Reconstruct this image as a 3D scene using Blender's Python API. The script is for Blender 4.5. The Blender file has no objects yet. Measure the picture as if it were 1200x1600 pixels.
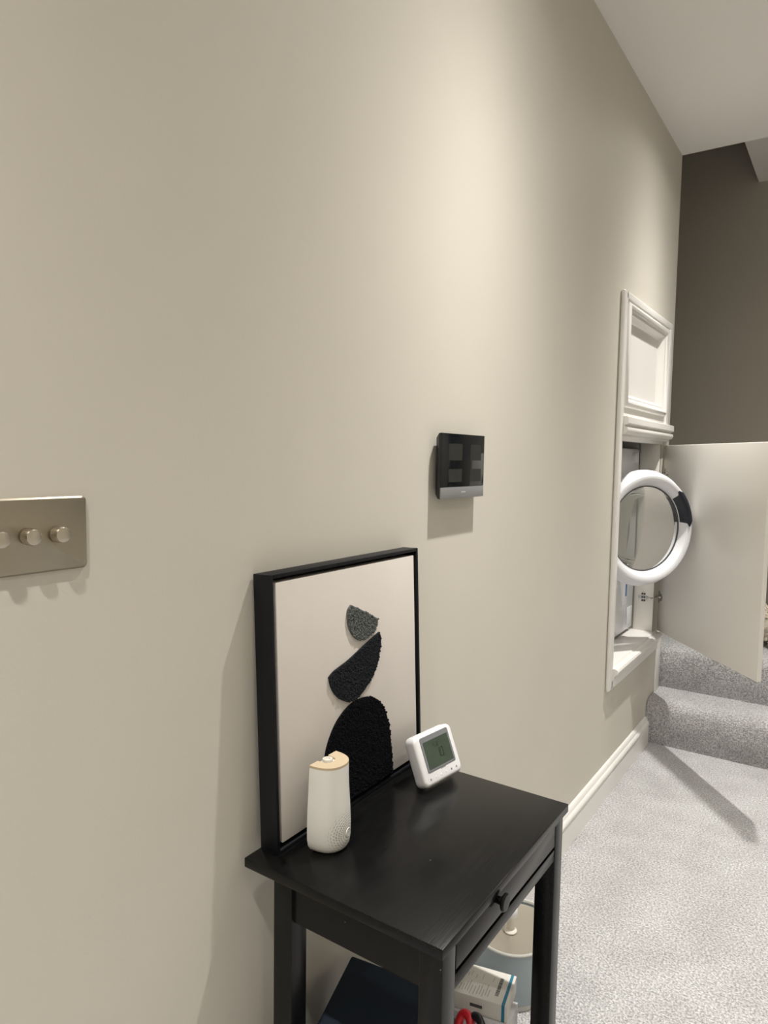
import bpy, bmesh, math, random
from mathutils import Vector, Matrix
random.seed(7)
sc = bpy.context.scene
col = sc.collection

# ------------------------------------------------------------------ camera
YAW, PITCH, ROLL, FPX, CX, CZ = 0.5965, -0.0770, 0.0156, 1088.85, 0.7663, 1.3166
fw = Vector((-math.sin(YAW)*math.cos(PITCH), math.cos(YAW)*math.cos(PITCH), math.sin(PITCH)))
rt0 = Vector((math.cos(YAW), math.sin(YAW), 0)); up0 = rt0.cross(fw)
rt = rt0*math.cos(ROLL) + up0*math.sin(ROLL); upv = -rt0*math.sin(ROLL) + up0*math.cos(ROLL)
cam_d = bpy.data.cameras.new('camera'); cam = bpy.data.objects.new('camera', cam_d); col.objects.link(cam)
cam_d.sensor_fit = 'HORIZONTAL'; cam_d.sensor_width = 36.0; cam_d.lens = 36.0*FPX/1200.0
cam_d.clip_start = 0.02
m = Matrix((rt, upv, -fw)).transposed().to_4x4(); m.translation = Vector((CX, 0, CZ)); cam.matrix_world = m
sc.camera = cam

# ------------------------------------------------------------------ world, exposure
w = bpy.data.worlds.new('world'); sc.world = w; w.use_nodes = True
w.node_tree.nodes['Background'].inputs[0].default_value = (1, .95, .88, 1)
w.node_tree.nodes['Background'].inputs[1].default_value = 0.02
sc.view_settings.view_transform = 'Standard'; sc.view_settings.look = 'None'
sc.view_settings.gamma = 1.0; sc.view_settings.use_curve_mapping = False
sc.view_settings.exposure = 0.18

LAMP_COLOR = (1.0, 0.97, 0.915)
LAMP_W = 190.0
SPILL = 0.16
LAMP_X = 0.475
LAMPS_Y = (3.05, 1.47, -0.25, -1.90)
LAMP_SPOTS = [(LAMP_X, q) for q in LAMPS_Y] + [(1.53, q) for q in LAMPS_Y]  # second row is out of view, added to raise the fill light
H = 2.7517            # hall ceiling height
YEND = 3.5695         # where the long wall and hall ceiling stop
XR = 2.00             # opposite hall wall
BEAM_SIGMA = math.radians(17.0)     # the downlights' own beam: bright core, soft edge, faint spill
for xx, yy in LAMP_SPOTS:
    ld = bpy.data.lights.new('downlight_beam', 'SPOT'); ld.energy = LAMP_W if xx == LAMP_X else LAMP_W*.45; ld.color = LAMP_COLOR
    ld.spot_size = math.radians(160); ld.spot_blend = 0.3; ld.shadow_soft_size = 0.022
    ld.use_nodes = True; lt_ = ld.node_tree; em = lt_.nodes['Emission']
    tc_ = lt_.nodes.new('ShaderNodeTexCoord'); sp_ = lt_.nodes.new('ShaderNodeSeparateXYZ'); lt_.links.new(tc_.outputs['Normal'], sp_.inputs[0])
    def lm(op, a, b=None):
        q = lt_.nodes.new('ShaderNodeMath'); q.operation = op
        for i, x in enumerate((a, b)):
            if x is None: continue
            if isinstance(x, (int, float)): q.inputs[i].default_value = x
            else: lt_.links.new(x, q.inputs[i])
        return q.outputs[0]
    an = lm('ARCCOSINE', lm('MINIMUM', lm('ABSOLUTE', sp_.outputs['Z']), 1.0))
    g = lm('EXPONENT', lm('MULTIPLY', lm('MULTIPLY', an, an), -1/(2*BEAM_SIGMA**2)))
    g2 = lm('MULTIPLY', lm('EXPONENT', lm('MULTIPLY', lm('MULTIPLY', an, an), -1/(2*math.radians(31)**2))), SPILL)
    lt_.links.new(lm('ADD', g, g2), em.inputs['Strength'])
    lo = bpy.data.objects.new('downlight_beam', ld); col.objects.link(lo); lo.location = (xx, yy, H-0.012)

# ------------------------------------------------------------------ materials
def mat(name, color=(.8,.8,.8), rough=.5, metal=0.0, spec=.5, coat=0.0, bump=None, vary=None, emit=None):
    """bump=(scale, strength, distance); vary=(scale, amount)"""
    M = bpy.data.materials.new(name); M.use_nodes = True; nt = M.node_tree; b = nt.nodes['Principled BSDF']
    b.inputs['Base Color'].default_value = (*color, 1); b.inputs['Roughness'].default_value = rough
    b.inputs['Metallic'].default_value = metal; b.inputs['Specular IOR Level'].default_value = spec
    b.inputs['Coat Weight'].default_value = coat
    tc = nt.nodes.new('ShaderNodeTexCoord')
    if vary:
        n = nt.nodes.new('ShaderNodeTexNoise'); n.inputs['Scale'].default_value = vary[0]; n.inputs['Detail'].default_value = 4
        nt.links.new(tc.outputs['Object'], n.inputs['Vector'])
        r = nt.nodes.new('ShaderNodeValToRGB'); a = vary[1]
        r.color_ramp.elements[0].position = .3; r.color_ramp.elements[1].position = .7
        r.color_ramp.elements[0].color = tuple(max(0, c*(1-a)) for c in color)+(1,)
        r.color_ramp.elements[1].color = tuple(min(1, c*(1+a)) for c in color)+(1,)
        nt.links.new(n.outputs['Fac'], r.inputs['Fac']); nt.links.new(r.outputs['Color'], b.inputs['Base Color'])
    if bump:
        n = nt.nodes.new('ShaderNodeTexNoise'); n.inputs['Scale'].default_value = bump[0]; n.inputs['Detail'].default_value = 5
        nt.links.new(tc.outputs['Object'], n.inputs['Vector'])
        bn = nt.nodes.new('ShaderNodeBump'); bn.inputs['Strength'].default_value = bump[1]; bn.inputs['Distance'].default_value = bump[2]
        nt.links.new(n.outputs['Fac'], bn.inputs['Height']); nt.links.new(bn.outputs['Normal'], b.inputs['Normal'])
    if emit:
        b.inputs['Emission Color'].default_value = (*emit[0], 1); b.inputs['Emission Strength'].default_value = emit[1]
    return M

def carpet_mat():
    M = bpy.data.materials.new('carpet'); M.use_nodes = True; nt = M.node_tree; b = nt.nodes['Principled BSDF']
    b.inputs['Roughness'].default_value = 1.0; b.inputs['Specular IOR Level'].default_value = .1
    b.inputs['Sheen Weight'].default_value = .25; b.inputs['Sheen Roughness'].default_value = .6
    tc = nt.nodes.new('ShaderNodeTexCoord')
    n1 = nt.nodes.new('ShaderNodeTexNoise'); n1.inputs['Scale'].default_value = 170; n1.inputs['Detail'].default_value = 3; n1.inputs['Roughness'].default_value = .7
    n2 = nt.nodes.new('ShaderNodeTexNoise'); n2.inputs['Scale'].default_value = 7; n2.inputs['Detail'].default_value = 5
    v = nt.nodes.new('ShaderNodeTexVoronoi'); v.inputs['Scale'].default_value = 260
    for n in (n1, n2, v): nt.links.new(tc.outputs['Object'], n.inputs['Vector'])
    r = nt.nodes.new('ShaderNodeValToRGB'); r.color_ramp.elements[0].position = .38; r.color_ramp.elements[1].position = .62
    r.color_ramp.elements[0].color = (.33,.327,.33,1); r.color_ramp.elements[1].color = (.85,.845,.85,1)
    nt.links.new(n1.outputs['Fac'], r.inputs['Fac'])
    r2 = nt.nodes.new('ShaderNodeValToRGB'); r2.color_ramp.elements[0].position = .35; r2.color_ramp.elements[1].position = .68
    r2.color_ramp.elements[0].color = (.84,.83,.83,1); r2.color_ramp.elements[1].color = (1,1,1,1)
    nt.links.new(n2.outputs['Fac'], r2.inputs['Fac'])
    mx = nt.nodes.new('ShaderNodeMix'); mx.data_type = 'RGBA'; mx.blend_type = 'MULTIPLY'; mx.inputs[0].default_value = 1
    nt.links.new(r.outputs['Color'], mx.inputs[6]); nt.links.new(r2.outputs['Color'], mx.inputs[7])
    nt.links.new(mx.outputs[2], b.inputs['Base Color'])
    bn = nt.nodes.new('ShaderNodeBump'); bn.inputs['Strength'].default_value = .8; bn.inputs['Distance'].default_value = .006
    ad = nt.nodes.new('ShaderNodeMath'); ad.operation = 'ADD'
    nt.links.new(n1.outputs['Fac'], ad.inputs[0]); nt.links.new(v.outputs['Distance'], ad.inputs[1])
    nt.links.new(ad.outputs[0], bn.inputs['Height']); nt.links.new(bn.outputs['Normal'], b.inputs['Normal'])
    return M

def wood_mat(name, color, rough):
    M = mat(name, color, rough, spec=.22); nt = M.node_tree; b = nt.nodes['Principled BSDF']
    tc = nt.nodes.new('ShaderNodeTexCoord'); mp = nt.nodes.new('ShaderNodeMapping'); mp.inputs['Scale'].default_value = (9, 1.0, 9)
    n = nt.nodes.new('ShaderNodeTexNoise'); n.inputs['Scale'].default_value = 14; n.inputs['Detail'].default_value = 8; n.inputs['Distortion'].default_value = 1.2
    nt.links.new(tc.outputs['Object'], mp.inputs['Vector']); nt.links.new(mp.outputs['Vector'], n.inputs['Vector'])
    r = nt.nodes.new('ShaderNodeValToRGB'); r.color_ramp.elements[0].position = .35; r.color_ramp.elements[1].position = .65
    r.color_ramp.elements[0].color = tuple(c*.75 for c in color)+(1,); r.color_ramp.elements[1].color = tuple(c*1.3 for c in color)+(1,)
    nt.links.new(n.outputs['Fac'], r.inputs['Fac'])
    # a little dust: sparse pale specks
    v = nt.nodes.new('ShaderNodeTexVoronoi'); v.inputs['Scale'].default_value = 28; nt.links.new(tc.outputs['Object'], v.inputs['Vector'])
    lt = nt.nodes.new('ShaderNodeMath'); lt.operation = 'LESS_THAN'; lt.inputs[1].default_value = .022; nt.links.new(v.outputs['Distance'], lt.inputs[0])
    mx = nt.nodes.new('ShaderNodeMix'); mx.data_type = 'RGBA'; nt.links.new(lt.outputs[0], mx.inputs[0])
    nt.links.new(r.outputs['Color'], mx.inputs[6]); mx.inputs[7].default_value = (.25,.25,.24,1)
    nt.links.new(mx.outputs[2], b.inputs['Base Color'])
    bn = nt.nodes.new('ShaderNodeBump'); bn.inputs['Strength'].default_value = .25; bn.inputs['Distance'].default_value = .0006
    nt.links.new(n.outputs['Fac'], bn.inputs['Height']); nt.links.new(bn.outputs['Normal'], b.inputs['Normal'])
    return M

def brushed_mat(name, color, rough):
    M = mat(name, color, rough, metal=1.0); nt = M.node_tree; b = nt.nodes['Principled BSDF']
    tc = nt.nodes.new('ShaderNodeTexCoord'); mp = nt.nodes.new('ShaderNodeMapping'); mp.inputs['Scale'].default_value = (1, 4, 260)
    n = nt.nodes.new('ShaderNodeTexNoise'); n.inputs['Scale'].default_value = 12; n.inputs['Detail'].default_value = 4
    nt.links.new(tc.outputs['Object'], mp.inputs['Vector']); nt.links.new(mp.outputs['Vector'], n.inputs['Vector'])
    bn = nt.nodes.new('ShaderNodeBump'); bn.inputs['Strength'].default_value = .12; bn.inputs['Distance'].default_value = .0008
    nt.links.new(n.outputs['Fac'], bn.inputs['Height']); nt.links.new(bn.outputs['Normal'], b.inputs['Normal'])
    return M

def thin_glass(name, tint=(.93,.95,.93)):
    M = bpy.data.materials.new(name); M.use_nodes = True; nt = M.node_tree
    for n in list(nt.nodes):
        if n.type != 'OUTPUT_MATERIAL': nt.nodes.remove(n)
    out = [n for n in nt.nodes if n.type == 'OUTPUT_MATERIAL'][0]
    t = nt.nodes.new('ShaderNodeBsdfTransparent'); t.inputs[0].default_value = (*tint, 1)
    g = nt.nodes.new('ShaderNodeBsdfGlossy'); g.inputs['Roughness'].default_value = .03
    fr = nt.nodes.new('ShaderNodeFresnel'); fr.inputs['IOR'].default_value = 1.5
    mx = nt.nodes.new('ShaderNodeMixShader')
    nt.links.new(fr.outputs[0], mx.inputs[0]); nt.links.new(t.outputs[0], mx.inputs[1]); nt.links.new(g.outputs[0], mx.inputs[2])
    nt.links.new(mx.outputs[0], out.inputs['Surface'])
    return M

M_WALL   = mat('wall_paint', (.665,.632,.560), .62, spec=.28, bump=(220,.10,.0012), vary=(1.6,.025))
M_FAR    = mat('stairwell_paint', (.50,.46,.395), .75, spec=.2, bump=(220,.08,.001))
M_CEIL   = mat('ceiling_paint', (.95,.925,.89), .8, spec=.2, bump=(150,.06,.001))
M_TRIM   = mat('trim_gloss_white', (.86,.84,.81), .30, spec=.5, bump=(60,.05,.001))
M_DOORP  = mat('door_paint', (.87,.84,.79), .36, spec=.5, bump=(40,.05,.0015))
M_INNER  = mat('alcove_paint', (.62,.60,.57), .6)
M_CARPET = carpet_mat()
M_BLACKW = wood_mat('black_stained_wood', (.0058,.0058,.0060), .25)
M_FRAME  = mat('black_frame', (.006,.0065,.009), .5, spec=.25, bump=(90,.08,.0006))
M_CANVAS = mat('canvas_cloth', (.70,.655,.61), .9, spec=.15, bump=(900,.35,.0006), vary=(9,.02))
M_YGREY  = mat('yarn_grey', (.13,.14,.135), .95, spec=.1, vary=(400,.45))
M_YCHAR  = mat('yarn_charcoal', (.022,.024,.029), .95, spec=.1, vary=(400,.4))
M_YBLACK = mat('yarn_black', (.006,.006,.008), .95, spec=.1, vary=(400,.4))
M_STEEL  = brushed_mat('brushed_steel', (.43,.39,.315), .36)
M_KNOB   = mat('satin_steel', (.62,.57,.49), .30, metal=1)
M_BLACKP = mat('black_plastic', (.012,.013,.016), .4)
M_SCREEN = mat('screen_glass', (.004,.006,.009), .08, spec=.5)
M_RECT   = mat('screen_rect', (.030,.034,.030), .15)
M_SILVER = mat('silver_plastic', (.33,.335,.345), .38, metal=.4)
M_MARK   = mat('pale_print', (.6,.62,.64), .5)
M_WHITEP = mat('white_plastic', (.80,.80,.815), .35)
M_GREYP  = mat('grey_bezel', (.20,.205,.22), .4)
M_LCD    = mat('lcd_green', (.05,.075,.052), .16, vary=(18,.2))
M_LCDINK = mat('lcd_ink', (.006,.010,.008), .4)
M_PRINT  = mat('grey_print', (.28,.28,.29), .6)
M_WAX    = None
M_BEIGE  = mat('beige_cap', (.62,.50,.345), .5)
M_CREAM  = mat('cream_plastic', (.74,.70,.62), .4)
M_CHROME = mat('chrome', (.62,.62,.62), .15, metal=1)
M_DARKM  = mat('dark_metal', (.10,.10,.10), .3, metal=1)
M_WASHER = mat('washer_white', (.80,.81,.84), .28)
M_NAVYP  = mat('navy_plastic', (.008,.011,.022), .3)
M_GLASS  = thin_glass('door_glass', (.80,.82,.80))
M_GASKET = mat('rubber_grey', (.08,.08,.085), .6)
M_BLUE   = mat('blue_print', (.06,.16,.38), .5)
M_TANK   = mat('tank_grey_blue', (.33,.39,.42), .35)
M_TRAY   = mat('metal_tray', (.50,.465,.40), .35, metal=.75)
M_RIM    = mat('tank_rim', (.50,.50,.47), .4)
M_CARTON = mat('white_card', (.68,.66,.61), .6)
M_TEAL   = mat('teal_print', (.01,.17,.28), .5)
M_INK    = mat('dark_print', (.06,.06,.065), .6)
M_RED    = mat('red_plastic', (.62,.015,.03), .35)
M_NAVYF  = mat('navy_fabric', (.030,.041,.062), .9, spec=.15, bump=(700,.3,.0008))
M_BAG    = mat('grey_bag', (.10,.13,.145), .5)
M_PAPER  = mat('paper', (.66,.655,.66), .7)
M_CABLE  = mat('white_cable', (.78,.78,.77), .45)
M_FUR    = mat('cream_fur', (.78,.70,.58), .95, spec=.1, vary=(14,.32))
M_DARKF  = mat('dark_fabric', (.015,.016,.02), .9)
M_LENS   = mat('lamp_lens', (1,1,1), .3, emit=((1,.95,.87), 30))

# ------------------------------------------------------------------ helpers
def finish(name, bm, material, parent=None, smooth=False, local=False):
    """one mesh object; bm in world coordinates unless local"""
    me = bpy.data.meshes.new(name)
    bmesh.ops.recalc_face_normals(bm, faces=bm.faces[:])
    if parent is not None and not local:
        root = parent; inv = world_of(parent).inverted()
        bm.transform(inv)
    bm.to_mesh(me); bm.free(); me.materials.append(material)
    if smooth:
        me.polygons.foreach_set('use_smooth', [True]*len(me.polygons))
        try: me.set_sharp_from_angle(angle=math.radians(38))
        except Exception: pass
    o = bpy.data.objects.new(name, me); col.objects.link(o)
    if parent is not None: o.parent = parent
    return o
def world_of(o):
    mm = o.matrix_basis.copy()
    while o.parent is not None:
        o = o.parent; mm = o.matrix_basis @ mm
    return mm
def tag(o, label, cat=None, group=None, kind=None):
    o['label'] = label
    if cat: o['category'] = cat
    if group: o['group'] = group
    if kind: o['kind'] = kind
    return o
def struct(o, label=None):
    o['kind'] = 'structure'
    if label: o['label'] = label
    return o
def thing(name, loc, label, cat, group=None, matrix=None):
    o = bpy.data.objects.new(name, None); col.objects.link(o); o.empty_display_size = .05
    if matrix is not None: o.matrix_basis = matrix
    else: o.location = loc
    return tag(o, label, cat, group)
def b_box(bm, lo, hi, bevel=0, seg=2):
    r = bmesh.ops.create_cube(bm, size=1.0); vs = r['verts']
    for v in vs:
        v.co = Vector([lo[i] + (v.co[i]+.5)*(hi[i]-lo[i]) for i in range(3)])
    if bevel:
        es = list({e for v in vs for e in v.link_edges})
        bmesh.ops.bevel(bm, geom=es, offset=bevel, segments=seg, profile=.5, affect='EDGES')
    return bm
def box(name, lo, hi, material, parent=None, bevel=0, seg=2, local=False):
    return finish(name, b_box(bmesh.new(), lo, hi, bevel, seg), material, parent, smooth=bevel > 0, local=local)
def boxes(name, lst, material, parent=None, bevel=0, local=False):
    bm = bmesh.new()
    for lo, hi in lst: b_box(bm, lo, hi, bevel)
    return finish(name, bm, material, parent, smooth=bevel > 0, local=local)
def loft(rings, closed_ends=True, loop=True):
    """rings: list of equal-length lists of points"""
    bm = bmesh.new(); vr = [[bm.verts.new(p) for p in r] for r in rings]
    n = len(rings[0])
    for a, b in zip(vr[:-1], vr[1:]):
        for i in range(n if loop else n-1):
            j = (i+1) % n
            bm.faces.new((a[i], a[j], b[j], b[i]))
    if closed_ends and loop:
        bm.faces.new(vr[0]); bm.faces.new(vr[-1])
    return bm
def lathe(profile, center=(0,0,0), axes=None, seg=48, closed=False):
    """profile of (r, h); axes = (X, Y, N)"""
    if axes is None: axes = (Vector((1,0,0)), Vector((0,1,0)), Vector((0,0,1)))
    X, Y, N = axes; c = Vector(center); bm = bmesh.new(); rows = []
    for r, h in profile:
        if r < 1e-6: rows.append([bm.verts.new(c+N*h)])
        else: rows.append([bm.verts.new(c+N*h+X*r*math.cos(2*math.pi*k/seg)+Y*r*math.sin(2*math.pi*k/seg)) for k in range(seg)])
    pairs = list(zip(rows[:-1], rows[1:]))
    if closed: pairs.append((rows[-1], rows[0]))
    for a, b in pairs:
        for k in range(seg):
            j = (k+1) % seg
            if len(a) == 1 and len(b) == 1: continue
            if len(a) == 1: bm.faces.new((a[0], b[j], b[k]))
            elif len(b) == 1: bm.faces.new((a[k], a[j], b[0]))
            else: bm.faces.new((a[k], a[j], b[j], b[k]))
    return bm
def prism(poly, d, to3):
    """polygon (2d points) extruded between d[0] and d[1]; to3(u, v, h)"""
    bm = bmesh.new(); a = [bm.verts.new(to3(u, v, d[0])) for u, v in poly]; b = [bm.verts.new(to3(u, v, d[1])) for u, v in poly]
    n = len(poly)
    for i in range(n):
        j = (i+1) % n; bm.faces.new((a[i], a[j], b[j], b[i]))
    bm.faces.new(a); bm.faces.new(b)
    return bm
def tube(points, r, seg=10):
    pts = [Vector(p) for p in points]
    # smooth with Catmull-Rom
    sm = []
    for i in range(len(pts)-1):
        p0 = pts[max(i-1, 0)]; p1 = pts[i]; p2 = pts[i+1]; p3 = pts[min(i+2, len(pts)-1)]
        for k in range(6):
            t = k/6
            sm.append(.5*((2*p1)+(-p0+p2)*t+(2*p0-5*p1+4*p2-p3)*t*t+(-p0+3*p1-3*p2+p3)*t**3))
    sm.append(pts[-1]); rings = []
    for i, p in enumerate(sm):
        d = (sm[min(i+1, len(sm)-1)]-sm[max(i-1, 0)]).normalized()
        u = d.orthogonal().normalized() if i == 0 else (u - d*u.dot(d)).normalized()
        v = d.cross(u)
        rings.append([p+u*r*math.cos(2*math.pi*k/seg)+v*r*math.sin(2*math.pi*k/seg) for k in range(seg)])
    return loft(rings)
def rrect(w, h, r, n=6):
    """rounded rectangle centred on the origin"""
    pts = []
    for cx, cy, a0 in ((w/2-r, h/2-r, 0), (-w/2+r, h/2-r, 90), (-w/2+r, -h/2+r, 180), (w/2-r, -h/2+r, 270)):
        for k in range(n+1):
            a = math.radians(a0+90*k/n); pts.append((cx+r*math.cos(a), cy+r*math.sin(a)))
    return pts
def sweep_y(profile, y0, y1):     # profile of (x, z) carried along y
    return loft([[(x, y0, z) for x, z in profile], [(x, y1, z) for x, z in profile]])
def sweep_x(profile, x0, x1):     # profile of (y, z) carried along x
    return loft([[(x0, y, z) for y, z in profile], [(x1, y, z) for y, z in profile]])
def ring_frame(y0, y1, z0, z1, profile):
    """mitred moulding round a rectangle in the wall plane; profile of (inward offset, x)"""
    rows = []
    for (sy, sz) in ((0,0), (1,0), (1,1), (0,1)):
        rows.append([((y0+o if sy == 0 else y1-o), (z0+o if sz == 0 else z1-o), x) for o, x in profile])
    bm = bmesh.new(); vr = [[bm.verts.new((x, y, z)) for y, z, x in r] for r in rows]; n = len(profile)
    for k in range(4):
        a = vr[k]; b = vr[(k+1) % 4]
        for i in range(n):
            j = (i+1) % n; bm.faces.new((a[i], a[j], b[j], b[i]))
    return bm

# ------------------------------------------------------------------ room shell
YB = -2.4
FARY = 4.60
HOLE = (2.71, 3.40, .49, 1.925)      # opening in the long wall
struct(box('floor', (-.09, YB-.1, -.06), (XR+.1, 3.62, 0), M_CARPET), 'pale grey carpet floor')
y0, y1, z0, z1 = HOLE
struct(boxes('wall_left', [((-.09, YB, 0), (0, y0, H)), ((-.09, y1, 0), (0, YEND, H)), ((-.09, y0, 0), (0, y1, z0)), ((-.09, y0, z1), (0, y1, H))], M_WALL), 'long cream painted wall')
struct(box('wall_right', (XR, YB-.1, 0), (XR+.1, YEND, H), M_WALL))
struct(box('wall_back', (-.09, YB-.1, 0), (XR+.1, YB, H), M_WALL))
struct(box('ceiling', (-.09, YB-.1, H), (XR+.1, YEND, H+.3), M_CEIL), 'off-white flat hall ceiling')
# stairwell beyond the hall
struct(box('wall_far', (-1.3, FARY, 0), (2.6, FARY+.1, 4.3), M_FAR), 'dark taupe stairwell wall')
struct(box('wall_stairwell_left', (-1.4, YEND-.06, 0), (-1.3, FARY+.1, 4.3), M_FAR))
struct(box('wall_stairwell_right', (2.5, YEND-.06, 0), (2.6, FARY, 4.3), M_FAR))
struct(boxes('wall_stairwell_front', [((-1.3, YEND-.05, 0), (-.09, YEND, 4.3)), ((XR, YEND-.05, 0), (2.6, YEND, H+.3)), ((-.09, YEND-.05, H+.3), (2.6, YEND, 4.3))], M_FAR))
struct(box('ceiling_stairwell', (-1.4, YEND-.06, 4.3), (2.6, FARY+.1, 4.4), M_FAR))
struct(box('ceiling_bulkhead', (.20, YEND, 2.925), (2.5, FARY, 4.3), M_CEIL), 'lower bulkhead ceiling over the stairs')

# skirting
prof = [(0,0), (.019,0), (.019,.078), (.0165,.0805), (.0165,.084), (.0195,.087), (.0215,.093), (.0205,.100), (.016,.106), (.0125,.109), (.0115,.114), (.008,.121), (.004,.126), (0,.127)]
struct(finish('baseboard_left', sweep_y(prof, YB, 3.338), M_TRIM, smooth=True), 'white moulded skirting board')
prof_r = [(XR-x, z) for x, z in prof]
struct(finish('baseboard_right', sweep_y(prof_r, YB, 3.338), M_TRIM, smooth=True))
struct(box('trim_1', (0, 3.475, .205), (.006, YEND-.002, .50), M_TRIM, bevel=.002), 'narrow white corner trim beside the steps')

# carpeted steps
def step_profile(yr, zb, zt, yend, r=.055):
    pts = [(yend, zb), (yr+.012, zb), (yr+.006, zb+.05), (yr, zb+.10)]
    cy, cz = yr+r, zt-r
    for k in range(1, 9):
        a = math.pi - (math.pi/2)*k/9
        pts.append((cy+r*math.cos(a), cz+r*math.sin(a)))
    pts += [(cy, zt), (yend, zt)]
    return pts
st = thing('carpeted_stairs', (.6, 3.5, 0), 'grey carpeted steps rising past the open cupboard door', 'stairs'); st['kind'] = 'structure'
finish('step', sweep_x(step_profile(3.345, 0, .207, 3.60), .002, XR), M_CARPET, st, smooth=True)
finish('step', sweep_x(step_profile(3.578, .207, .418, FARY), -1.3, 2.5), M_CARPET, st, smooth=True)

# alcove behind the opening
struct(boxes('wall_alcove', [((-.80, 2.62, .40), (-.75, 3.49, 2.0)), ((-.75, 2.60, .40), (-.09, 2.70, 2.0)), ((-.75, 3.41, .40), (-.09, 3.49, 2.0)),
                             ((-.75, 2.70, .40), (-.09, 3.41, .515)), ((-.75, 2.70, 1.45), (-.09, 3.41, 1.60))], M_INNER), 'recess built into the long wall')

# ------------------------------------------------------------------ built-in cupboard
AY0, AY1, AZ0, AZ1 = 2.668, 3.462, .428, 1.956
cb = thing('built_in_cupboard', (0, 3.06, AZ0), 'off-white built-in wall cupboard with panelled top and its lower door open', 'cupboard')
aw = .045
def arch(name, lo, hi):
    return box(name, lo, hi, M_TRIM, cb, bevel=.0085, seg=4)
arch('stile', (0, AY0, AZ0), (.018, AY0+aw, AZ1))
arch('stile', (0, AY1-aw-.012, 1.43), (.0176, AY1-.001, AZ1-.004))
arch('rail', (0, AY0+.02, AZ1-.036), (.018, AY1, AZ1))
arch('rail', (0, AY0+.02, AZ0), (.018, AY1-.01, AZ0+.045))
box('rail', (-.03, AY0+aw, 1.40), (.006, AY1-aw, 1.535), M_TRIM, cb, bevel=.002)
# upper fixed panel with bolection moulding
PY0, PY1, PZ0, PZ1 = 2.735, 3.405, 1.528, 1.925
mould = [(0,-.03), (0,.010), (.008,.018), (.016,.021), (.024,.017), (.028,.010), (.034,.006), (.040,.006), (.044,-.002), (.050,-.010), (.056,-.020), (.056,-.03)]
finish('panel_moulding', ring_frame(PY0, PY1, PZ0, PZ1, mould), M_TRIM, cb, smooth=True)
box('upper_panel', (-.045, PY0+.01, PZ0+.01), (-.022, PY1-.01, PZ1-.01), M_TRIM, cb)
# ledge between panel and opening
led = [(-.02,1.490), (.030,1.490), (.036,1.487), (.037,1.464), (.034,1.460), (.024,1.458), (.024,1.452), (.032,1.449), (.035,1.441), (.033,1.432), (.026,1.426), (.018,1.424), (.018,1.414), (-.02,1.414)]
finish('ledge', sweep_y(led, AY0+aw-.004, AY1+.028), M_TRIM, cb, smooth=True)
# sill of the opening
sil = [(-.10,.455), (.012,.455), (.020,.462), (.024,.470), (.022,.478), (.028,.486), (.036,.492), (.038,.500), (.034,.508), (.026,.511), (.014,.511), (.008,.518), (-.10,.519)]
finish('sill', sweep_y(sil, AY0+aw-.004, AY1-.012), M_TRIM, cb, smooth=True)
box('jamb', (-.0885, 3.398, .515), (.0, 3.409, 1.42), M_DOORP, cb, bevel=.001)
box('jamb', (-.0885, 2.701, .515), (.0, 2.713, 1.42), M_DOORP, cb, bevel=.001)

# open lower door: hinge edge at the far jamb, swung out over the steps
HX, HY = .004, 3.462
DANG = math.radians(51.0); DL = .785; DT = .019
dv = Vector((math.cos(DANG), -math.sin(DANG), 0))         # along the door, away from the hinge
dn = Vector((-math.sin(DANG), -math.cos(DANG), 0))        # inner face, towards the machine
DZ0, DZ1 = .516, 1.397
def door_pt(s, t, z): return Vector((HX, HY, 0)) + dv*s + dn*t + Vector((0,0,z))
bm = bmesh.new(); b_box(bm, (0, -DT, DZ0), (DL, 0, DZ1), .0025, 2)
for v in bm.verts: v.co = door_pt(v.co.x, v.co.y, v.co.z)
cdoor = finish('door', bm, M_DOORP, cb, smooth=True); cdoor['label'] = 'plain cream painted cupboard door swung open'
for hz in (.680, 1.262):
    hg = finish('hinge', prism(rrect(.046, .016, .004), (0, .004), lambda u, v, h, hz=hz: Vector((-.046+u, 3.398-h, hz+v))), M_CHROME, cb)
    hg['label'] = 'concealed chrome hinge'
    bm = bmesh.new()
    for dz in (-.016, 0, .016):
        for dx in (-.050, -.040):
            q = lathe([(0,.006),(.0042,.006),(.0042,.0)], (dx, 3.398, hz+dz), (Vector((1,0,0)), Vector((0,0,1)), Vector((0,-1,0))), 12)
            me = bpy.data.meshes.new('t'); q.to_mesh(me); q.free(); bm.from_mesh(me); bpy.data.meshes.remove(me)
    finish('screw', bm, M_DARKM, hg)
    finish('hinge_arm', tube([(-.03, 3.393, hz), (-.008, 3.388, hz), door_pt(.006, .010, hz), door_pt(.03, .006, hz)], .0045, 8), M_CHROME, hg, smooth=True)
    finish('hinge_cup', lathe([(0,.003),(.014,.003),(.0175,.002),(.0175,0)], door_pt(.032, 0, hz), (dv, Vector((0,0,1)), dn), 24), M_CHROME, cdoor, smooth=True)
    finish('hinge_flange', prism(rrect(.012, .056, .005), (0, .002), lambda u, v, h, hz=hz: door_pt(.018+u, h, hz+v)), M_CHROME, cdoor)

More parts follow.
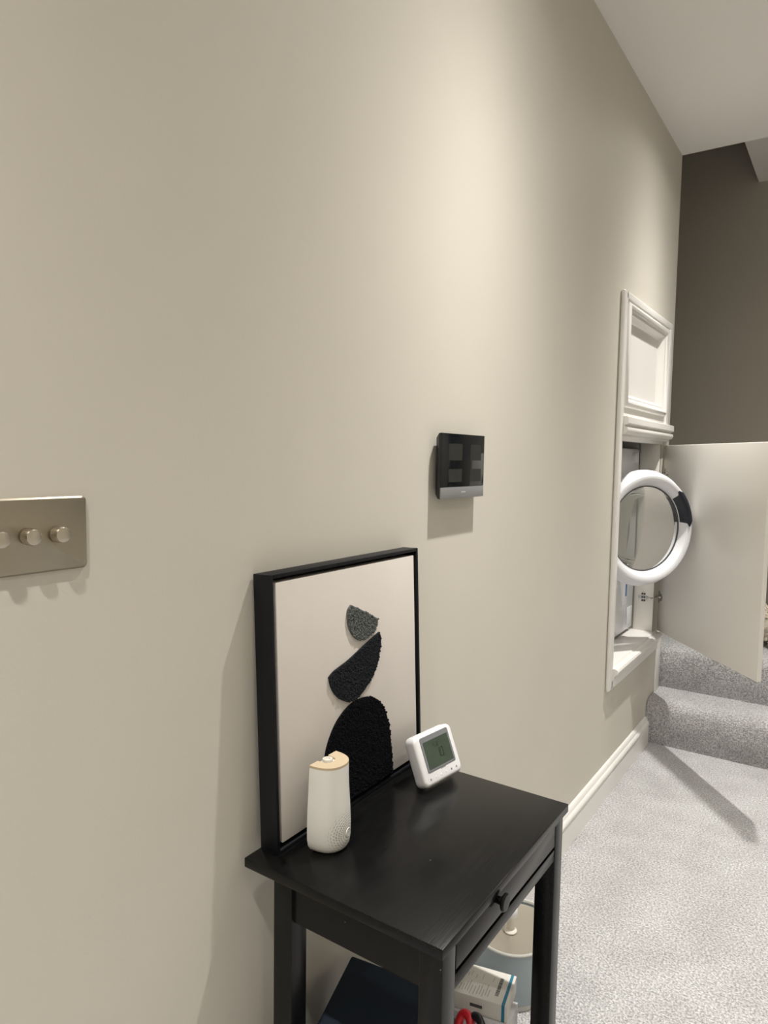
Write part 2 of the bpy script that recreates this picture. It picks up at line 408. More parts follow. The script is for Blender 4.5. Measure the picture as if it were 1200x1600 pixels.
# ------------------------------------------------------------------ washing machine
wm = thing('washing_machine', (-.39, 3.09, .519), 'white front-loading washing machine with its round door ajar in the cupboard', 'washing machine')
MX = -.092
box('body', (-.69, 2.792, .535), (MX, 3.388, 1.378), M_WASHER, wm, bevel=.006)
for fx in (-.64, -.15):
    for fy in (2.84, 3.335):
        finish('foot', lathe([(0,0),(.022,0),(.022,.012),(.015,.017),(0,.017)], (fx, fy, .519), seg=20), M_GASKET, wm)
XA = (Vector((0,1,0)), Vector((0,0,1)), Vector((1,0,0)))
finish('door_gasket', lathe([(.175,0),(.180,.008),(.165,.012),(.150,.004),(.150,0)], (MX, 3.07, 1.035), XA, 48, closed=True), M_GASKET, wm, smooth=True)
finish('drum', lathe([(0,.001),(.150,.003),(.150,0),(0,0)], (MX, 3.07, 1.035), XA, 40), M_DARKM, wm)
dl = finish('program_dial', lathe([(0,.024),(.020,.024),(.023,.021),(.024,.004),(.030,.002),(.030,0),(0,0)], (MX, 3.275, 1.336), XA, 32), M_WASHER, wm, smooth=True)
box('fascia', (MX, 2.80, 1.375-.105), (MX+.004, 3.382, 1.372), M_WASHER, wm, bevel=.002)
box('detergent_drawer', (MX+.004, 2.81, 1.285), (MX+.010, 3.0, 1.362), M_WASHER, wm, bevel=.003)
stick = box('label_sticker', (MX, 3.20, .66), (MX+.0012, 3.275, .79), M_PAPER, wm); stick['label'] = 'white and blue printed sticker'
box('print_band', (MX+.0012, 3.248, .70), (MX+.0016, 3.273, .785), M_BLUE, stick)
box('service_flap', (MX, 3.285, .56), (MX+.003, 3.37, .64), M_WASHER, wm, bevel=.002)
TH = math.radians(34)
vx = Vector((math.sin(TH), math.cos(TH), 0)); nz = Vector((math.cos(TH), -math.sin(TH), 0)); AX = (vx, Vector((0,0,1)), nz)
RC = Vector((.040, 3.022, 1.040))
ringp = [(.179,-.006), (.1795,.000), (.1985,.026), (.2015,.0285), (.2195,.0315), (.2235,.0300), (.2405,.002), (.2455,-.014), (.2455,-.026), (.2415,-.030), (.179,-.030)]
wd = finish('porthole_door', lathe(ringp, RC, AX, 96, closed=True), M_WASHER, wm, smooth=True)
bowl = [(.176,-.006), (.170,-.030), (.158,-.070), (.140,-.092), (.110,-.100), (0,-.104), (0,-.108), (.111,-.104), (.143,-.096), (.162,-.073), (.174,-.032), (.180,-.010)]
gl = finish('glass_bowl', lathe([(.176,-.006),(.171,-.030),(.160,-.066),(.145,-.086),(.115,-.096),(0,-.100)], RC, AX, 72), M_GLASS, wd, smooth=True)
gl['label'] = 'clear glass bowl of the round door'
finish('glass_seal', lathe([(.1745,-.004),(.1790,-.004),(.1795,.0012),(.1755,.0005)], RC, AX, 72, closed=True), M_GASKET, wd, smooth=True)
finish('glass_cover', lathe([(.178,-.002),(.140,.004),(.08,.008),(0,.010)], RC, AX, 72), M_GLASS, wd, smooth=True)
# dark grip set into the upper right of the ring
rings = []
for k in range(25):
    a = math.radians(2+46*k/24); e = min(k, 24-k)/3.0; e = min(1.0, e)
    r0 = .180 + .010*(1-e); r1 = .226 - .012*(1-e)
    X = vx*math.cos(a)+Vector((0,0,1))*math.sin(a)
    sec = [(r0+.002,.004), (r0+.0175,.0300), ((r0+r1)/2+.002,.0330), (r1-.006,.0350), (r1,.0315), (r1-.002,.020), (r0+.012,.004)]
    rings.append([RC+X*r+nz*h for r, h in sec])
hd = finish('handle', loft(rings), M_NAVYP, wd, smooth=True); hd['label'] = 'dark navy recessed door grip'
finish('door_hinge', boxes_bm := b_box(bmesh.new(), (MX, 2.80, .97), (MX+.03, 2.835, 1.10), .004), M_GREYP, wm, smooth=True)

# ------------------------------------------------------------------ dimmer switch
PYR, PZT = .488, 1.2665
ls = thing('light_switch', (0, PYR-.073, PZT-.043), 'brushed steel three-knob dimmer switch plate on the cream wall', 'switch')
pl = [(PYR-.073+u, PZT-.043+v) for u, v in rrect(.146, .086, .006)]
pl2 = [(PYR-.073+u, PZT-.043+v) for u, v in rrect(.142, .082, .005)]
bm = loft([[(0, u, v) for u, v in pl], [(.0035, u, v) for u, v in pl], [(.0052, u, v) for u, v in pl2]])
finish('plate', bm, M_STEEL, ls, smooth=True)
for ky in (.4495, .4150, .3805):
    kb = finish('knob', lathe([(0,0),(.0078,0),(.0078,.0015),(.0092,.002),(.0092,.013),(.0086,.0148),(.0078,.0153),(0,.0153)], (.0052, ky, 1.2235), XA, 36), M_KNOB, ls, smooth=True)
    bm = bmesh.new()
    for k in range(36):
        a = 2*math.pi*k/36; c = Vector((.0052, ky, 1.2235)) + XA[0]*.0092*math.cos(a) + XA[1]*.0092*math.sin(a)
        b_box(bm, (c.x+.003, c.y-.0003, c.z-.0003), (c.x+.0125, c.y+.0003, c.z+.0003))
    finish('knurling', bm, M_KNOB, kb)

# ------------------------------------------------------------------ wall intercom monitor
IY0, IY1, IZ0, IZ1 = 1.306, 1.511, 1.230, 1.373
im = thing('intercom_monitor', (0, (IY0+IY1)/2, IZ0), 'black glass wall monitor with silver bottom strip above the side table', 'monitor')
box('wall_bracket', (0, IY0+.045, IZ0+.025), (.010, IY1-.045, IZ1-.02), M_BLACKP, im)
bm = loft([[(.006, y, z) for y, z in ((IY0+.012, IZ0+.010), (IY1-.012, IZ0+.010), (IY1-.012, IZ1-.010), (IY0+.012, IZ1-.010))],
           [(.018, y, z) for y, z in ((IY0+.001, IZ0+.001), (IY1-.001, IZ0+.001), (IY1-.001, IZ1-.001), (IY0+.001, IZ1-.001))],
           [(.0235, y, z) for y, z in ((IY0, IZ0), (IY1, IZ0), (IY1, IZ1), (IY0, IZ1))]])
finish('housing', bm, M_BLACKP, im)
scr = box('screen', (.0235, IY0, IZ0+.0255), (.0262, IY1, IZ1), M_SCREEN, im, bevel=.0008)
bar = box('silver_strip', (.0235, IY0, IZ0), (.0266, IY1, IZ0+.025), M_SILVER, im, bevel=.0008)
box('maker_mark', (.0266, IY0+.092, IZ0+.0125), (.02675, IY0+.113, IZ0+.0145), M_MARK, bar)
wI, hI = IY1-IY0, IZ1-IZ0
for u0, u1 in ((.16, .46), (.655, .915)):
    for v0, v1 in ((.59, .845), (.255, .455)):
        box('screen_rect', (.0262, IY0+u0*wI, IZ0+v0*hI), (.02632, IY0+u1*wI, IZ0+v1*hI), M_RECT, scr)  # flat rectangles a little paler than the screen glass

# ------------------------------------------------------------------ side table
TX0, TX1, TY0, TY1, TZ = .017, .367, .735, 1.196, .70
tb = thing('side_table', ((TX0+TX1)/2, (TY0+TY1)/2, 0), 'black stained wooden side table with one drawer against the wall', 'table')
box('tabletop', (TX0, TY0, TZ-.015), (TX1, TY1, TZ), M_BLACKW, tb, bevel=.0015)
LW = .036
LX = (TX0+.052, TX1-.005-LW); LY = (TY0+.010, TY1-.012-LW)
for lx in LX:
    for ly in LY:
        bm = loft([[(lx+a*LW+(.004 if False else 0), ly+b*LW, z) for a, b in ((0,0),(1,0),(1,1),(0,1))] for z in (0, TZ-.0155)])
        es = [e for e in bm.edges if abs(e.verts[0].co.z-e.verts[1].co.z) > .1]
        bmesh.ops.bevel(bm, geom=es, offset=.002, segments=2, profile=.5, affect='EDGES')
        finish('leg', bm, M_BLACKW, tb, smooth=True)
for ly in (LY[0]+.006, LY[1]+LW-.018):
    box('side_apron', (LX[0]+LW, ly, .622), (LX[1], ly+.012, TZ-.0155), M_BLACKW, tb)
box('back_apron', (LX[0]+.006, LY[0]+LW, .622), (LX[0]+.018, LY[1], TZ-.0155), M_BLACKW, tb)
box('front_rail', (LX[1]+.006, LY[0]+LW, .614), (LX[1]+LW-.001, LY[1], .6345), M_BLACKW, tb, bevel=.001)
dr = box('drawer', (LX[1]+LW-.022, LY[0]+LW+.002, .6410), (LX[1]+LW-.0005, LY[1]-.002, TZ-.0165), M_BLACKW, tb, bevel=.001)
box('drawer_tray', (LX[0]+.022, LY[0]+.030, .642), (LX[1]+LW-.022, LY[1]+LW-.030, .648), M_BLACKW, dr)
finish('knob', lathe([(0,.0165),(.0115,.016),(.0135,.0135),(.0125,.011),(.006,.007),(.0052,0),(0,0)], (LX[1]+LW-.0005, .907, .673), XA, 28), M_BLACKW, dr, smooth=True)
SH = 0.0

# ------------------------------------------------------------------ framed canvas
LEAN = math.atan2(.018, .435)
FW, FH, FD = .428, .437, .036
Rm = Matrix.Rotation(-LEAN, 4, 'Y')       # tops lean to the wall
fm = Matrix.Translation((.0565, .768, TZ+.0004)) @ Rm
pc = thing('framed_canvas', (0,0,0), 'black framed abstract canvas of tufted stone shapes leaning on the wall', 'picture', matrix=fm)
# local: x = out of the picture (front at 0), y along the wall, z up
ft = .006
for nm, lo, hi in (('frame_side', (-FD, 0, 0), (0, ft, FH)), ('frame_side', (-FD, FW-ft, 0), (0, FW, FH)),
                   ('frame_top', (-FD, ft, FH-ft), (0, FW-ft, FH)), ('frame_bottom', (-FD, ft, 0), (0, FW-ft, ft))):
    box(nm, lo, hi, M_FRAME, pc, bevel=.0008, local=True)
box('frame_backing', (-FD+.002, ft, ft), (-FD+.007, FW-ft, FH-ft), M_FRAME, pc, local=True)
CG = .0135; CXF = -.0020
cv = box('canvas', (-FD+.0072, CG, CG), (CXF, FW-CG, FH-CG), M_CANVAS, pc, bevel=.0015, local=True)
CW, CH = FW-2*CG, FH-2*CG
def inpoly(u, v, P):
    c = False; n = len(P)
    for i in range(n):
        (x1, y1), (x2, y2) = P[i], P[(i+1) % n]
        if (y1 > v) != (y2 > v) and u < (x2-x1)*(v-y1)/(y2-y1)+x1: c = not c
    return c
def smooth_poly(P, sharp=()):
    out = []; n = len(P)
    for i in range(n):
        p0, p1, p2, p3 = P[i-1], P[i], P[(i+1) % n], P[(i+2) % n]
        if i in sharp: p0 = p1
        if (i+1) % n in sharp: p3 = p2
        for k in range(6):
            t = k/6
            out.append(tuple(.5*(2*p1[c]+(-p0[c]+p2[c])*t+(2*p0[c]-5*p1[c]+4*p2[c]-p3[c])*t*t+(-p0[c]+3*p1[c]-3*p2[c]+p3[c])*t**3) for c in (0, 1)))
    return out
ICO = None
def tuft_patch(name, P, material, sharp, label, pitch=.0032):
    P = [(CG+u*CW, CG+v*CH) for u, v in smooth_poly(P, sharp)]
    bm = prism(P, (CXF, CXF+.0030), lambda u, v, h: Vector((h, u, v)))
    us = [p[0] for p in P]; vs = [p[1] for p in P]
    ico = bmesh.new(); bmesh.ops.create_icosphere(ico, subdivisions=1, radius=1.0)
    iv = [v.co.copy() for v in ico.verts]; fi = [[v.index for v in f.verts] for f in ico.faces]; ico.free()
    u = min(us)
    row = 0
    while u < max(us):
        v = min(vs) + (row % 2)*pitch/2
        while v < max(vs):
            uu = u+random.uniform(-.0007, .0007); vv = v+random.uniform(-.0007, .0007)
            if inpoly(uu, vv, P):
                r = pitch*random.uniform(.52, .72); c = Vector((CXF+.0032+random.uniform(-.0006, .0010), uu, vv))
                nv = [bm.verts.new(c+Vector((q.x*r*.9, q.y*r, q.z*r))) for q in iv]
                for f in fi: bm.faces.new([nv[i] for i in f])
            v += pitch
        u += pitch*.87; row += 1
    o = finish(name, bm, material, cv, smooth=True, local=True); o['label'] = label
    return o
tuft_patch('small_tufted_stone', [(.465,.842),(.57,.795),(.668,.747),(.657,.713),(.601,.68),(.528,.676),(.474,.707),(.444,.756),(.440,.816)], M_YGREY, (0, 2), 'grey tufted yarn stone shape')
tuft_patch('tilted_tufted_stone', [(.677,.684),(.686,.627),(.647,.527),(.566,.46),(.491,.426),(.422,.433),(.358,.469),(.317,.518),(.301,.567),(.342,.586),(.438,.608),(.554,.646)], M_YCHAR, (0, 8), 'charcoal tufted yarn half-moon shape')
tuft_patch('tufted_arch', [(.243,.10),(.261,.23),(.292,.304),(.35,.368),(.434,.41),(.519,.419),(.591,.408),(.663,.372),(.712,.313),(.743,.231),(.758,.136),(.765,.042),(.765,.004),(.232,.004)], M_YBLACK, (12, 13), 'black tufted yarn arch shape', .0036)

# ------------------------------------------------------------------ room thermostat
ph = 1.4424; tau = .3988; TW, THH, TD = .1165, .0935, .027
a = Vector((math.cos(ph), math.sin(ph), 0)); n = Vector((math.sin(ph), -math.cos(ph), 0)); u = Vector((0,0,1))*math.cos(tau)-n*math.sin(tau); nn = a.cross(u)
tm = Matrix((a, u, nn)).transposed().to_4x4(); tm.translation = Vector((.1440, 1.0715, TZ)) 
tm.translation += Vector((0,0,1))*(.0006 + max(0, TD*math.sin(tau))) - Vector((0,0,1))*TD*math.sin(tau)*0.0
# the lowest edge is the back bottom edge; the front bottom edge then sits a little above the table
if nn.z > 0: tm.translation = Vector((.1440, 1.0715, TZ+.0006+TD*nn.z))
th = thing('room_thermostat', (0,0,0), 'white wireless room thermostat with green-grey display standing on the black table', 'thermostat', matrix=tm)
def rr_loft(w, h, r, levels, cx, cy):
    return loft([[(cx+x, cy+y, z) for x, y in rrect(w-2*i, h-2*i, max(.002, r-i), 5)] for i, z in levels])
finish('body', rr_loft(TW, THH, .013, [(.004,-TD), (.001,-TD+.003), (0,-TD+.006), (0,-.006), (.001,-.003), (.004,-.0006), (.007,0)], TW/2, THH/2), M_WHITEP, th, smooth=True, local=True)
bz = finish('bezel', rr_loft(.086, .064, .004, [(0,-.001), (0,.0008), (.001,.0012)], TW/2, .056), M_GREYP, th, local=True)
lcd = box('display', (TW/2-.0375, .0285, .0012), (TW/2+.0375, .0785, .0016), M_LCD, bz, local=True)
def seg_digit(bm, ch, x, y, w, h, t, z=.0016):
    S = {'a':((0,h-t),(w,h)), 'g':((0,h/2-t/2),(w,h/2+t/2)), 'd':((0,0),(w,t)), 'f':((0,h/2),(t,h)), 'b':((w-t,h/2),(w,h)), 'e':((0,0),(t,h/2)), 'c':((w-t,0),(w,h/2))}
    D = {'0':'abcdef','1':'bc','2':'abged','5':'afgcd','6':'afgedc','7':'abc'}
    for s in D[ch]:
        (ax, ay), (bx_, by_) = S[s]; b_box(bm, (x+ax, y+ay, z), (x+bx_, y+by_, z+.0001))
bm = bmesh.new()
for ch, x in (('1', .052), ('0', .063)): seg_digit(bm, ch, x, .042, .009, .017, .0014)
for ch, x in (('5', .047), ('2', .057)): seg_digit(bm, ch, x, .0635, .005, .008, .0009)
finish('display_digits', bm, M_LCDINK, lcd, local=True)
box('maker_mark', (TW/2-.006, .0215, .0), (TW/2+.010, .0228, .0002), M_PRINT, th, local=True)
for k, x in enumerate((.018, .034, .050, .066, .082, .098)):
    o = finish('button', lathe([(0,.0005),(.0018,.0005),(.0022,0)], (x, .0125, 0), seg=14), M_PRINT if k in (0, 5) else M_GREYP if k == 4 else M_WHITEP, th, local=True)
# folding stand behind
lz = -(TZ+.0006+TD*nn.z - TZ)
inv = tm.inverted()
foot = inv @ Vector((.1440-.055, 1.0715+.050, TZ+.001)); foot2 = inv @ Vector((.1440-.055, 1.0715+.078, TZ+.001))
bm = loft([[Vector((TW/2-.018, .050, -TD)), Vector((TW/2+.018, .050, -TD)), Vector((TW/2+.018, .053, -TD)), Vector((TW/2-.018, .053, -TD))],
           [foot, foot2, foot2+Vector((0,.002,.002)), foot+Vector((0,.002,.002))]])
finish('stand', bm, M_WHITEP, th, local=True)

# ------------------------------------------------------------------ scent diffuser
DX, DY, DH = .086, .838, .138
df = thing('scent_diffuser', (DX+.022, DY, TZ), 'white D-shaped scent diffuser with beige notched top beside the canvas', 'diffuser')
def dshape(xf, yc, hw, dep, n=28):
    pts = []
    for k in range(n+1):
        t = -math.pi/2+math.pi*k/n
        c, s = math.cos(t), math.sin(t)
        pts.append((xf+dep*(abs(c)**.82), yc+hw*math.copysign(abs(s)**.9, s)))
    return pts
rows = []
for z, hw, dp, xf in [(q[0], q[1]*.91, q[2]*.93, q[3]) for q in ((0,.024,.030,.006), (.001,.029,.038,.004), (.004,.034,.045,.002), (.010,.0375,.0505,.0005), (.020,.0395,.0525,0), (.045,.0398,.0525,0), (.070,.039,.051,0), (.095,.0375,.0485,.0005), (.118,.0368,.0465,.001), (.134,.0366,.0458,.0015), (.1365,.0360,.045,.002))]:
    rows.append([(x, y, TZ+.0004+z) for x, y in dshape(DX+xf, DY, hw, dp)])
M_WAX = mat('diffuser_white', (.84,.83,.79), .42)
nt = M_WAX.node_tree; bs = nt.nodes['Principled BSDF']; tc = nt.nodes.new('ShaderNodeTexCoord')
# dotted rings spreading from the button, as fine relief
vsb = nt.nodes.new('ShaderNodeVectorMath'); vsb.operation = 'SUBTRACT'; vsb.inputs[1].default_value = (.0265, .0065, .030)
nt.links.new(tc.outputs['Object'], vsb.inputs[0])
sp = nt.nodes.new('ShaderNodeSeparateXYZ'); nt.links.new(vsb.outputs[0], sp.inputs[0])
def mth(op, a, b=None):
    q = nt.nodes.new('ShaderNodeMath'); q.operation = op
    for i, x in enumerate((a, b)):
        if x is None: continue
        if isinstance(x, (int, float)): q.inputs[i].default_value = x
        else: nt.links.new(x, q.inputs[i])
    return q.outputs[0]
ln = nt.nodes.new('ShaderNodeVectorMath'); ln.operation = 'LENGTH'; nt.links.new(vsb.outputs[0], ln.inputs[0])
rad = ln.outputs['Value']; ang = mth('ARCTAN2', sp.outputs['Z'], sp.outputs['Y'])
s1 = mth('SINE', mth('MULTIPLY', rad, 2*math.pi/.0040)); s2 = mth('SINE', mth('ADD', mth('MULTIPLY', ang, 34.0), mth('MULTIPLY', rad, 785.0)))
fade = mth('MAXIMUM', mth('SUBTRACT', 1.0, mth('DIVIDE', rad, .042)), 0.0)
hgt = mth('MULTIPLY', mth('MAXIMUM', mth('MULTIPLY', s1, mth('ADD', mth('MULTIPLY', s2, .5), .5)), 0.0), mth('MINIMUM', mth('MULTIPLY', fade, 2.0), 1.0))
bn = nt.nodes.new('ShaderNodeBump'); bn.inputs['Strength'].default_value = 1.0; bn.inputs['Distance'].default_value = .0012; bn.invert = True
cmx = nt.nodes.new('ShaderNodeMix'); cmx.data_type = 'RGBA'; nt.links.new(hgt, cmx.inputs[0]); cmx.inputs[6].default_value = (.84,.83,.79,1); cmx.inputs[7].default_value = (.40,.385,.36,1)
nt.links.new(cmx.outputs[2], bs.inputs['Base Color'])
nt.links.new(hgt, bn.inputs['Height']); nt.links.new(bn.outputs['Normal'], bs.inputs['Normal'])
finish('body', loft(rows), M_WAX, df, smooth=True)
top = dshape(DX+.0015, DY, .0333, .0426)
nw, nd = .0125, .021
cap = top + [(DX+.0015, DY+nw+.001), (DX+.0015+nd*.75, DY+nw*.9), (DX+.0015+nd, DY+nw*.3), (DX+.0015+nd, DY-nw*.5), (DX+.0015+nd*.75, DY-nw), (DX+.0015, DY-nw-.001)]
finish('cap', prism(cap, (TZ+.1365, TZ+.1402), lambda u, v, h: Vector((u, v, h))), M_BEIGE, df)
finish('nozzle', lathe([(0,.0035),(.004,.0035),(.005,.0055),(.0078,.0055),(.0086,.003),(.0086,0),(0,0)], (DX+.0108, DY, TZ+.1362), seg=24), M_CREAM, df, smooth=True)
bd = Vector((.99, .14, .0)).normalized()
finish('button', lathe([(0,.0002),(.0050,.0002),(.0054,.0006),(.0062,.0006),(.0066,.0001),(.0068,-.003)], Vector((DX+.0483, DY+.0065, TZ+.030)), (Vector((-bd.y, bd.x, 0)), Vector((0,0,1)), bd), 28), M_WAX, df, smooth=True)

# ------------------------------------------------------------------ things kept on the table's shelf
# navy fabric box
nb = thing('storage_box', (.11, .92, SH), 'navy fabric storage box standing under the black table', 'box')
bm = bmesh.new()
P4 = [(.092, .800), (.250, .800), (.190, 1.020), (.032, .998)]
bm = loft([[(x, y, SH+.0005) for x, y in P4], [(x, y, .362) for x, y in P4]])
bmesh.ops.bevel(bm, geom=bm.edges[:], offset=.006, segments=3, profile=.5, affect='EDGES')
finish('body', bm, M_NAVYF, nb, smooth=True)
P5 = [(.11+(x-.145)*1.03+.035, .89+(y-.89)*1.03) for x, y in P4]
bm = loft([[(x, y, .3625) for x, y in P5], [(x, y, .385) for x, y in P5]])
bmesh.ops.bevel(bm, geom=bm.edges[:], offset=.005, segments=3, profile=.5, affect='EDGES')
finish('lid', bm, M_NAVYF, nb, smooth=True)

# pale box under the carton
o = finish('shoebox', prism([(.205,1.066),(.310,1.088),(.301,1.150),(.197,1.128)], (SH+.0005, .3185), lambda u, v, h: Vector((u, v, h))), M_PAPER)
tag(o, 'plain pale box below the white printed carton', 'box')
# printed carton
CT = [(.204,1.072), (.304,1.094), (.288,1.172), (.194,1.150)]
ct = thing('printed_carton', (.25, 1.12, .3190), 'small white printed carton with teal end stripe under the black table', 'box')
CZ0, CZ1 = .3190, .350
finish('body', prism(CT, (CZ0, CZ1), lambda u, v, h: Vector((u, v, h))), M_CARTON, ct)
def ctp(s, t, z):   # s along the long side, t front to back
    f = Vector((*CT[0], 0)).lerp(Vector((*CT[1], 0)), s); b = Vector((*CT[3], 0)).lerp(Vector((*CT[2], 0)), s)
    p = f.lerp(b, t); p.z = z; return p
def flat_quads(name, rects, material, parent, z=CZ1+.0003):
    bm = bmesh.new()
    for s0, s1, t0, t1 in rects:
        a_ = [bm.verts.new(ctp(s, t, z)) for s, t in ((s0,t0),(s1,t0),(s1,t1),(s0,t1))]
        b_ = [bm.verts.new(ctp(s, t, z-.0002)) for s, t in ((s0,t0),(s1,t0),(s1,t1),(s0,t1))]
        bm.faces.new(a_); bm.faces.new(b_)
        for i in range(4): bm.faces.new((a_[i], a_[(i+1) % 4], b_[(i+1) % 4], b_[i]))
    return finish(name, bm, material, parent)
flat_quads('end_stripe', [(.90, .955, .0, 1.0)], M_TEAL, ct)
t = .22; rects = []
while t < .80:
    d = random.choice((.010, .016, .024)); rects.append((.735, .80, t, t+d)); t += d+random.choice((.010, .016))
flat_quads('barcode', rects, M_INK, ct)
rects = []
for s in (.10, .15, .20, .25, .30, .36, .42, .47, .52, .57, .62):
    t0 = random.uniform(.06, .16); rects.append((s, s+.010, t0, t0+random.uniform(.22, .40)))
    if random.random() < .8: rects.append((s, s+.008, t0+.5, t0+.5+random.uniform(.08, .2)))
flat_quads('small_print', rects, M_PRINT, ct)
# front face stripe and print
fd = Vector((CT[1][0]-CT[0][0], CT[1][1]-CT[0][1], 0)); fn = Vector((fd.y, -fd.x, 0)).normalized()
def fpt(s, z, e=.0003): return Vector((*CT[0], 0)) + fd*s + fn*e + Vector((0,0,z))
def front_quad(name, s0, s1, za, zb, material):
    return finish(name, loft([[fpt(s0,za,0), fpt(s1,za,0), fpt(s1,zb,0), fpt(s0,zb,0)], [fpt(s0,za), fpt(s1,za), fpt(s1,zb), fpt(s0,zb)]]), material, ct)
front_quad('end_stripe', .90, .955, CZ0, CZ1, M_TEAL)
front_quad('title_print', .34, .56, .331, .337, M_INK)

# red and black handled scissors lying in front of the carton
sx = thing('scissors', (.262, 1.045, .335), 'red and black handled scissors leaning by the white carton', 'scissors')
def loop(c, rx, ry, tilt, r, seg=20):
    pts = []; U = Vector((math.cos(tilt), 0, math.sin(tilt))); V = Vector((0, 1, 0))*.5 + Vector((-math.sin(tilt), 0, math.cos(tilt)))*.8
    return tube([Vector(c)+U*rx*math.cos(2*math.pi*k/seg)+V*ry*math.sin(2*math.pi*k/seg) for k in range(seg+1)], r, 10)
finish('handle_loop', loop((.250, 1.037, .326), .012, .020, .3, .0075), M_RED, sx, smooth=True)
finish('handle_loop', loop((.272, 1.040, .332), .012, .018, .7, .0072), M_BLACKP, sx, smooth=True)
finish('blade', loft([[Vector((.256,1.030,.300)), Vector((.268,1.034,.300)), Vector((.268,1.036,.300)), Vector((.256,1.032,.300))], [Vector((.262,1.024,.19)), Vector((.265,1.025,.19)), Vector((.265,1.027,.19)), Vector((.262,1.026,.19))]]), M_CHROME, sx)
tag(finish('pencil_cup', lathe([(0,.001),(.017,.001),(.0185,.004),(.0185,.250),(.017,.250),(.017,.006),(0,.006)], (.2620, 1.0270, 0), seg=28), M_GREYP, smooth=True), 'tall grey cup holding the red and black scissors', 'cup')
# grey pouch beside them
rows = []
for k, (z, s) in enumerate(((SH+.001,.95),(.10,1.0),(.22,1.0),(.285,.9),(.318,.55),(.322,.35))):
    rows.append([(.222+.017*s*math.cos(t_)*(1+.10*math.sin(3*t_+k)), 1.040+.014*s*math.sin(t_)*(1+.1*math.cos(2*t_+k)), z+.004*math.sin(2*t_)) if k else (.222+.017*s*math.cos(t_), 1.040+.014*s*math.sin(t_), z) for t_ in [2*math.pi*q/18 for q in range(18)]])
tag(finish('pouch', loft(rows), M_BAG, smooth=True), 'grey-blue soft pouch between the navy box and the scissors', 'pouch')

# ------------------------------------------------------------------ pet water fountain
FXc, FYc, FZ = .1135, 1.583, .146
pf = thing('water_fountain', (FXc, FYc, 0), 'grey-blue pet water fountain with metal top and white spout on the carpet', 'fountain')
def frr(i, z): return [(FXc+x, FYc+y, z) for x, y in rrect(.176-2*i, .228-2*i, .086-i, 10)]
finish('base', loft([frr(.004, .0005), frr(.002, .004), frr(.002, .014), frr(.004, .016)]), M_RIM, pf, smooth=True)
finish('tank', loft([frr(.002,.016), frr(.0005,.02), frr(0,.06), frr(0,.140), frr(.004,.140), frr(.004,.03)]), M_TANK, pf, smooth=True)
finish('rim', loft([frr(-.0008,.1402), frr(-.0012,.1435), frr(.0005,.146), frr(.004,.1455), frr(.0055,.1405)], closed_ends=False), M_RIM, pf, smooth=True)
finish('tray', loft([frr(.0045,.126), frr(.0075,.1345), frr(.0095,.1365), frr(.013,.136), frr(.06,.1345)]), M_TRAY, pf, smooth=True)
SPX, SPY = .106, 1.568
sp_ = finish('spout', lathe([(0,.0),(.0155,0),(.0165,.003),(.0145,.006),(.0095,.0085),(.0088,.040),(.010,.042),(0,.042)], (SPX, SPY, .1352), seg=32), M_CREAM, pf, smooth=True)
finish('spout_head', lathe([(.0,.042),(.0145,.042),(.016,.045),(.016,.066),(.013,.070),(0,.071)], (SPX, SPY, .1352), seg=32), M_WHITEP, sp_, smooth=True)
# white power lead
cb_ = finish('power_cable', tube([(.035, 1.475, .004), (.05, 1.455, .020), (.062, 1.440, .075), (.058, 1.425, .11), (.05, 1.40, .075), (.055, 1.36, .02), (.075, 1.31, .004)], .0026, 8), M_CABLE, smooth=True)
tag(cb_, 'thick white cable looped behind the printed carton', 'cable')
cc_ = finish('power_cable', tube([(.030, 1.415, .004), (.040, 1.405, .03), (.045, 1.392, .07), (.040, 1.375, .04), (.045, 1.34, .004)], .0022, 8), M_CABLE, smooth=True)
tag(cc_, 'thin white cable nearest the skirting below the table', 'cable')

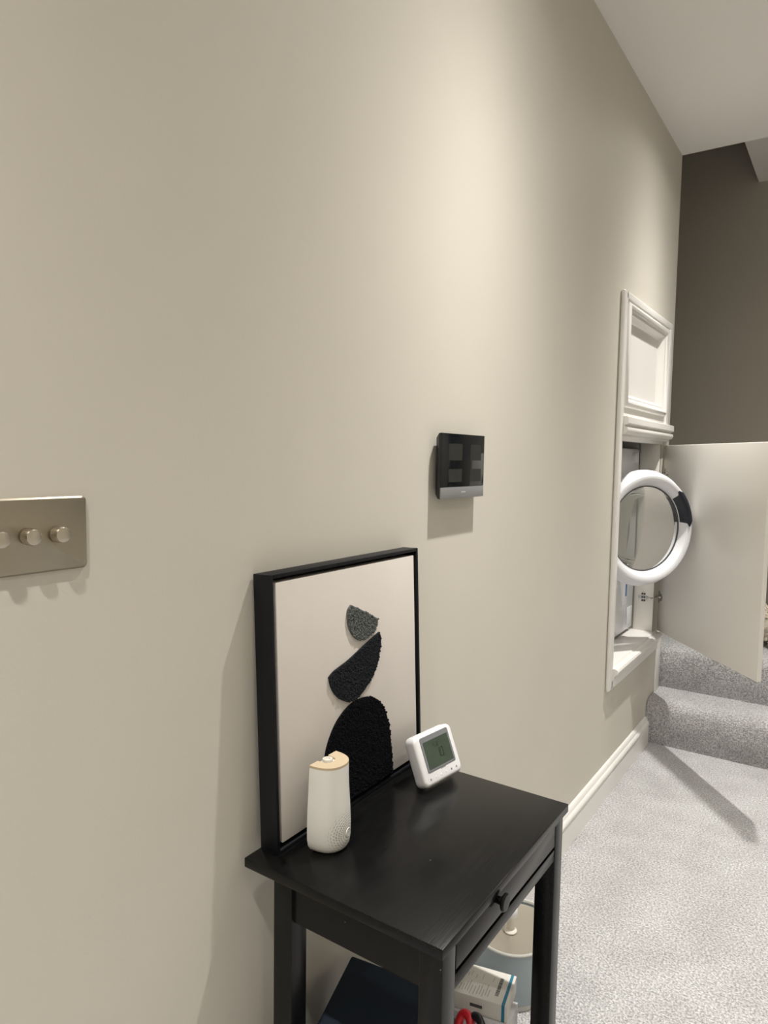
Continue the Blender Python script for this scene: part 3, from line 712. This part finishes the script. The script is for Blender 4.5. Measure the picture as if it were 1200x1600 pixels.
# ------------------------------------------------------------------ on the landing, beside the open door
def fluffy(name, c, R, material, seedv, label, cat, tufts=900, length=.03):
    rnd = random.Random(seedv); bm = bmesh.new()
    bmesh.ops.create_icosphere(bm, subdivisions=3, radius=1.0)
    for v in bm.verts:
        q = v.co.copy(); k = 1+.07*math.sin(5*q.x+seedv)+.06*math.sin(6*q.y+2*q.z)
        v.co = Vector((c[0]+q.x*R[0]*k, c[1]+q.y*R[1]*k, max(c[2]-R[2]+.002, c[2]+q.z*R[2]*k)))
    base = [(v.co.copy(), (v.co-Vector(c)).normalized()) for v in bm.verts]
    for _ in range(tufts):
        p, nrm = rnd.choice(base); p = p+Vector([rnd.uniform(-.01, .01) for _ in range(3)])
        if p.z < c[2]-R[2]+.02: continue
        d = (nrm+Vector([rnd.uniform(-.6, .6) for _ in range(3)])).normalized(); s = d.orthogonal().normalized()*.004; s2 = d.cross(s)
        tip = bm.verts.new(p+d*length*rnd.uniform(.5, 1)); q = [bm.verts.new(p+x) for x in (s, s2, -s-s2)]
        for i in range(3): bm.faces.new((q[i], q[(i+1) % 3], tip))
    o = finish(name, bm, material, smooth=True); return tag(o, label, cat)
fluffy('fluffy_cushion', (.53, 3.93, .418+.105), (.155, .13, .105), M_FUR, 3, 'cream and brown fluffy cushion on the carpeted landing behind the door', 'cushion')
bgk = thing('dark_bag', (.52, 4.25, .418), 'dark fabric bag standing behind the fluffy cushion', 'bag')
bm = bmesh.new(); b_box(bm, (.41, 4.14, .4185), (.80, 4.36, .80), .03, 4); finish('body', bm, M_DARKF, bgk, smooth=True)
finish('strap', tube([(.48, 4.25, .795), (.50, 4.25, .86), (.60, 4.25, .90), (.70, 4.25, .86), (.72, 4.25, .795)], .009, 8), M_DARKF, bgk, smooth=True)

# ------------------------------------------------------------------ recessed ceiling downlights, with an unseen row added for fill
WHERE = ('nearest the stairs', 'level with the wall monitor', 'just behind the viewpoint', 'by the back wall')
for k, (xx, yy) in enumerate(LAMP_SPOTS):
    side = 'beside the long cream wall' if xx == LAMP_X else 'in the unseen row added for fill across the hall'
    d = thing('downlight', (xx, yy, H), 'round recessed ceiling downlight ' + side + ', ' + WHERE[k % 4], 'ceiling light', 'recessed downlights in the hall ceiling')
    ax = (Vector((1,0,0)), Vector((0,-1,0)), Vector((0,0,-1)))
    finish('trim_ring', lathe([(.030,.0005),(.042,.0005),(.042,.003),(.038,.006),(.031,.004)], (xx, yy, H), ax, 40, closed=True), M_WHITEP, d, smooth=True)
    finish('lens', lathe([(0,.0005),(.028,.0005),(.028,.0025),(0,.003)], (xx, yy, H), ax, 32), M_LENS, d, smooth=True)
